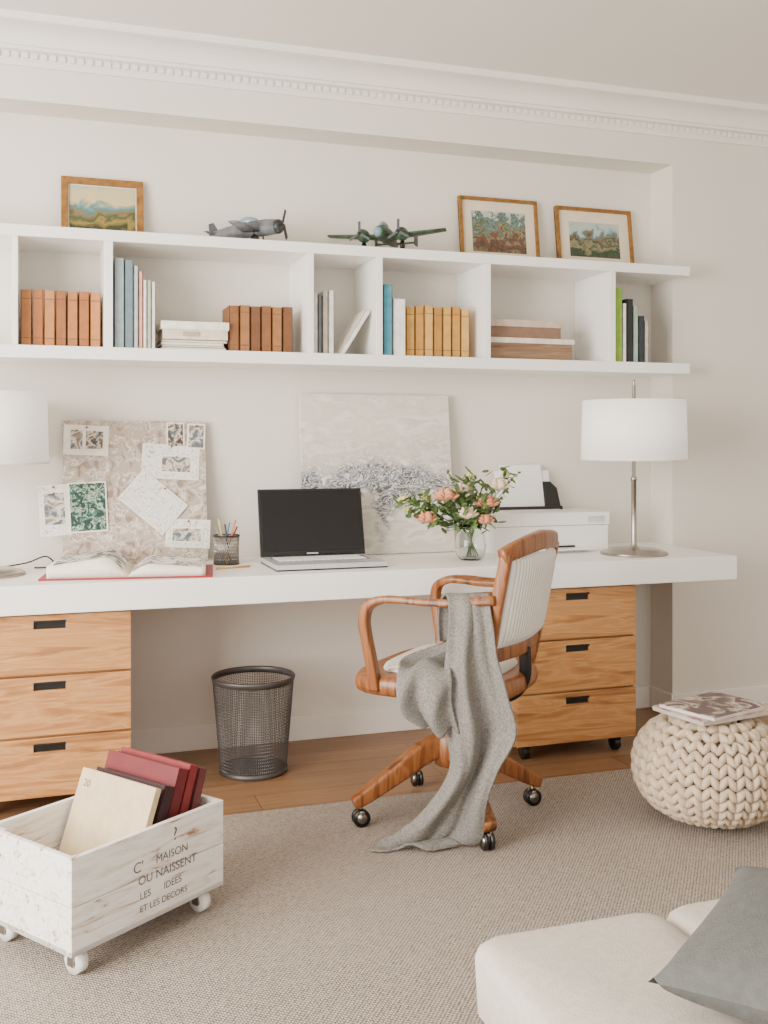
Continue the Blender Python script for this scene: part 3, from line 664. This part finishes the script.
for x in (.04, Lx - .05):
    for y in (.035, Ly - .04):
        b.cyl((x - .012, y, .0345), (x + .012, y, .0345), .028, WHITE, n=24); b.cyl((x - .014, y, .0345), (x + .014, y, .0345), .012, CHROME)
        b.box(x - .018, x + .018, y - .02, y + .02, .060, .064, CHROME); b.box(x - .017, x - .014, y - .010, y + .012, .026, .063, CHROME); b.box(x + .014, x + .017, y - .010, y + .012, .026, .063, CHROME)
b.make("casters", parent=e)
INKD = mat("stencil_ink", (104, 96, 92), .9)
for txt, x, z, s in (("C'", .175, .192, .036), ("MAISON", .245, .196, .028), ("?", .30, .235, .045), ("OU NAISSENT", .19, .160, .030), ("LES", .195, .125, .024), ("IDEES", .27, .125, .024), ("ET LES DECORS", .195, .094, .022)):
    cu = bpy.data.curves.new("txt", 'FONT'); cu.body = txt; cu.size = s; cu.extrude = .0003
    o = bpy.data.objects.new("stencil_" + (txt.split()[0].lower().strip("'?") or "mark"), cu); COL.objects.link(o); o.parent = e; o.location = (x, -.0006, z); o.rotation_euler = (pi / 2, 0, 0); cu.materials.append(INKD)
inner_objs = []
def tbook(name, x, yfar, z, lean, w, h, th, cov, inner=None, yaw=0):
    """book standing across the crate, leaning towards +x"""
    b = B(); b.box(0, w, 0, .003, 0, h, cov); b.box(0, w, th - .003, th, 0, h, cov); b.box(w - .003, w, 0, th, 0, h, cov); b.box(.003, w - .003, .003, th - .003, .004, h - .004, PAPER)
    if inner:
        for tx, xx, zz, s in inner:
            cu = bpy.data.curves.new("t", 'FONT'); cu.body = tx; cu.size = s; cu.extrude = .0003
            o = bpy.data.objects.new("cover_text", cu); COL.objects.link(o); o.location = (xx, -.0005, zz); o.rotation_euler = (pi / 2, 0, 0); cu.materials.append(INKD); inner_objs.append(o)
    o = b.make(name, (x, yfar, z), parent=e, bevel=.001, rot=(-radians(lean), 0, -pi / 2 + yaw))
    for t_ in inner_objs: t_.parent = o
    inner_objs.clear(); return o
BEI = mat("sketchbook_cover", (206, 186, 148), .8, .04, 30)
tbook("sketchbook", .160, .312, .082, 21.5, .285, .305, .018, BEI, [("20", .02, .262, .026), ("PAPERLAB", .06, .06, .022)])
tbook("photo_album", .204, .300, .090, 21, .265, .290, .034, bm_((54, 24, 30)))
tbook("photo_album", .250, .312, .092, 19.5, .275, .318, .034, bm_((104, 26, 32)))
tbook("photo_album", .296, .308, .092, 18.5, .27, .315, .028, bm_((128, 40, 42)))
tbook("photo_album", .338, .300, .088, 18, .26, .30, .026, bm_((104, 48, 50)))

# ------------------------------------------------------------------ sofa + cushion
LIN = mat("sofa_linen", (206, 196, 184), .95, .03, 60, .5, 500)
e = empty("sofa", (.664, .60, 0))
def soft(name, x0, x1, y0, y1, z0, z1, r, dome=.012):
    b = B(); vs = []; cx, cy = (x0 + x1) / 2, (y0 + y1) / 2
    layers = []
    for k in range(7): a = -pi / 2 + pi * k / 6; layers.append((r * (1 - cos(a)), (z0 + r if a < 0 else z1 - r) + r * sin(a)))
    P = 64
    def ol(g):
        o = []; hx = (x1 - x0) / 2 - g; hy = (y1 - y0) / 2 - g; rc = .04
        for q, (sx, sy) in enumerate(((1, 1), (-1, 1), (-1, -1), (1, -1))):
            for k in range(16):
                a = q * pi / 2 + k / 15 * pi / 2; o.append((cx + sx * (hx - rc) + rc * cos(a), cy + sy * (hy - rc) + rc * sin(a)))
        return o
    for g, z in layers: vs += [(x, y, z) for x, y in ol(g)]
    for s in (.97, .9, .7, .4): vs += [(cx + (x - cx) * s, cy + (y - cy) * s, z1 + dome * (1 - s ** 4)) for x, y in ol(r)]
    nl = len(vs) // P
    fs = [(j * P + i, j * P + (i + 1) % P, (j + 1) * P + (i + 1) % P, (j + 1) * P + i) for j in range(nl - 1) for i in range(P)]
    fs += [tuple(range(P))[::-1], tuple((nl - 1) * P + i for i in range(P))]
    b.add(vs, fs, LIN, True); b.make(name, parent=e)
soft("base", .03, 2.0, 0, .92, .06, .285, .03)
soft("seat_cushion_a", 0, .358, -.02, .955, .285, .412, .028)
soft("seat_cushion_b", .360, 1.72, -.02, .955, .285, .412, .028)
soft("back_rest", 1.75, 2.05, -.02, .94, .2, .82, .06)
b = B()
for x in (.08, 1.92):
    for y in (.06, .84): b.cyl((x, y, .006), (x, y, .065), .02, CHW)
b.make("feet", parent=e)
PIL = mat("pillow_slate", (98, 99, 96), .95, .05, 60, .5, 400)
b = B()
def pil(side):
    def fn(u, v):
        U = 2 * u - 1; V = 2 * v - 1
        k = (max(0, 1 - U * U) ** .5 * max(0, 1 - V * V) ** .5) ** .8
        return (.20 * U * (1 - .09 * (1 - V * V) * abs(U)), .20 * V * (1 - .09 * (1 - U * U) * abs(V)), side * .066 * k)
    return fn
b.surf(pil(1), 28, 28, PIL); b.surf(pil(-1), 28, 28, PIL)
b.make("throw_pillow", (1.068, 1.175, .491), rot=(radians(0), radians(-3), radians(36)))

# ------------------------------------------------------------------ light
w = bpy.data.worlds.new("world"); bpy.context.scene.world = w; w.use_nodes = True
bg = w.node_tree.nodes["Background"]; bg.inputs[0].default_value = (1.0, 0.955, 0.895, 1); bg.inputs[1].default_value = 2.15
def area(name, loc, tgt, sx, sy, e_, c):
    l = bpy.data.lights.new(name, 'AREA'); l.shape = 'RECTANGLE'; l.size = sx; l.size_y = sy; l.energy = e_; l.color = c
    o = bpy.data.objects.new(name, l); COL.objects.link(o); o.location = loc
    o.rotation_euler = (Vector(tgt) - Vector(loc)).to_track_quat('-Z', 'Y').to_euler()
area("window_daylight", (-2.2, 1.4, 1.4), (1.5, 3.0, .8), 2.2, 1.9, 280, (1, .96, .90))

# ------------------------------------------------------------------ camera
cam = bpy.data.cameras.new("camera"); co = bpy.data.objects.new("camera", cam); COL.objects.link(co)
co.location = (0, 0, 1.22); co.rotation_euler = (pi / 2, 0, radians(-18.5))
cam.sensor_fit = 'VERTICAL'; cam.sensor_height = 36; cam.lens = 36 * 1027 / 1024
cam.shift_y = -70 / 1024
bpy.context.scene.camera = co
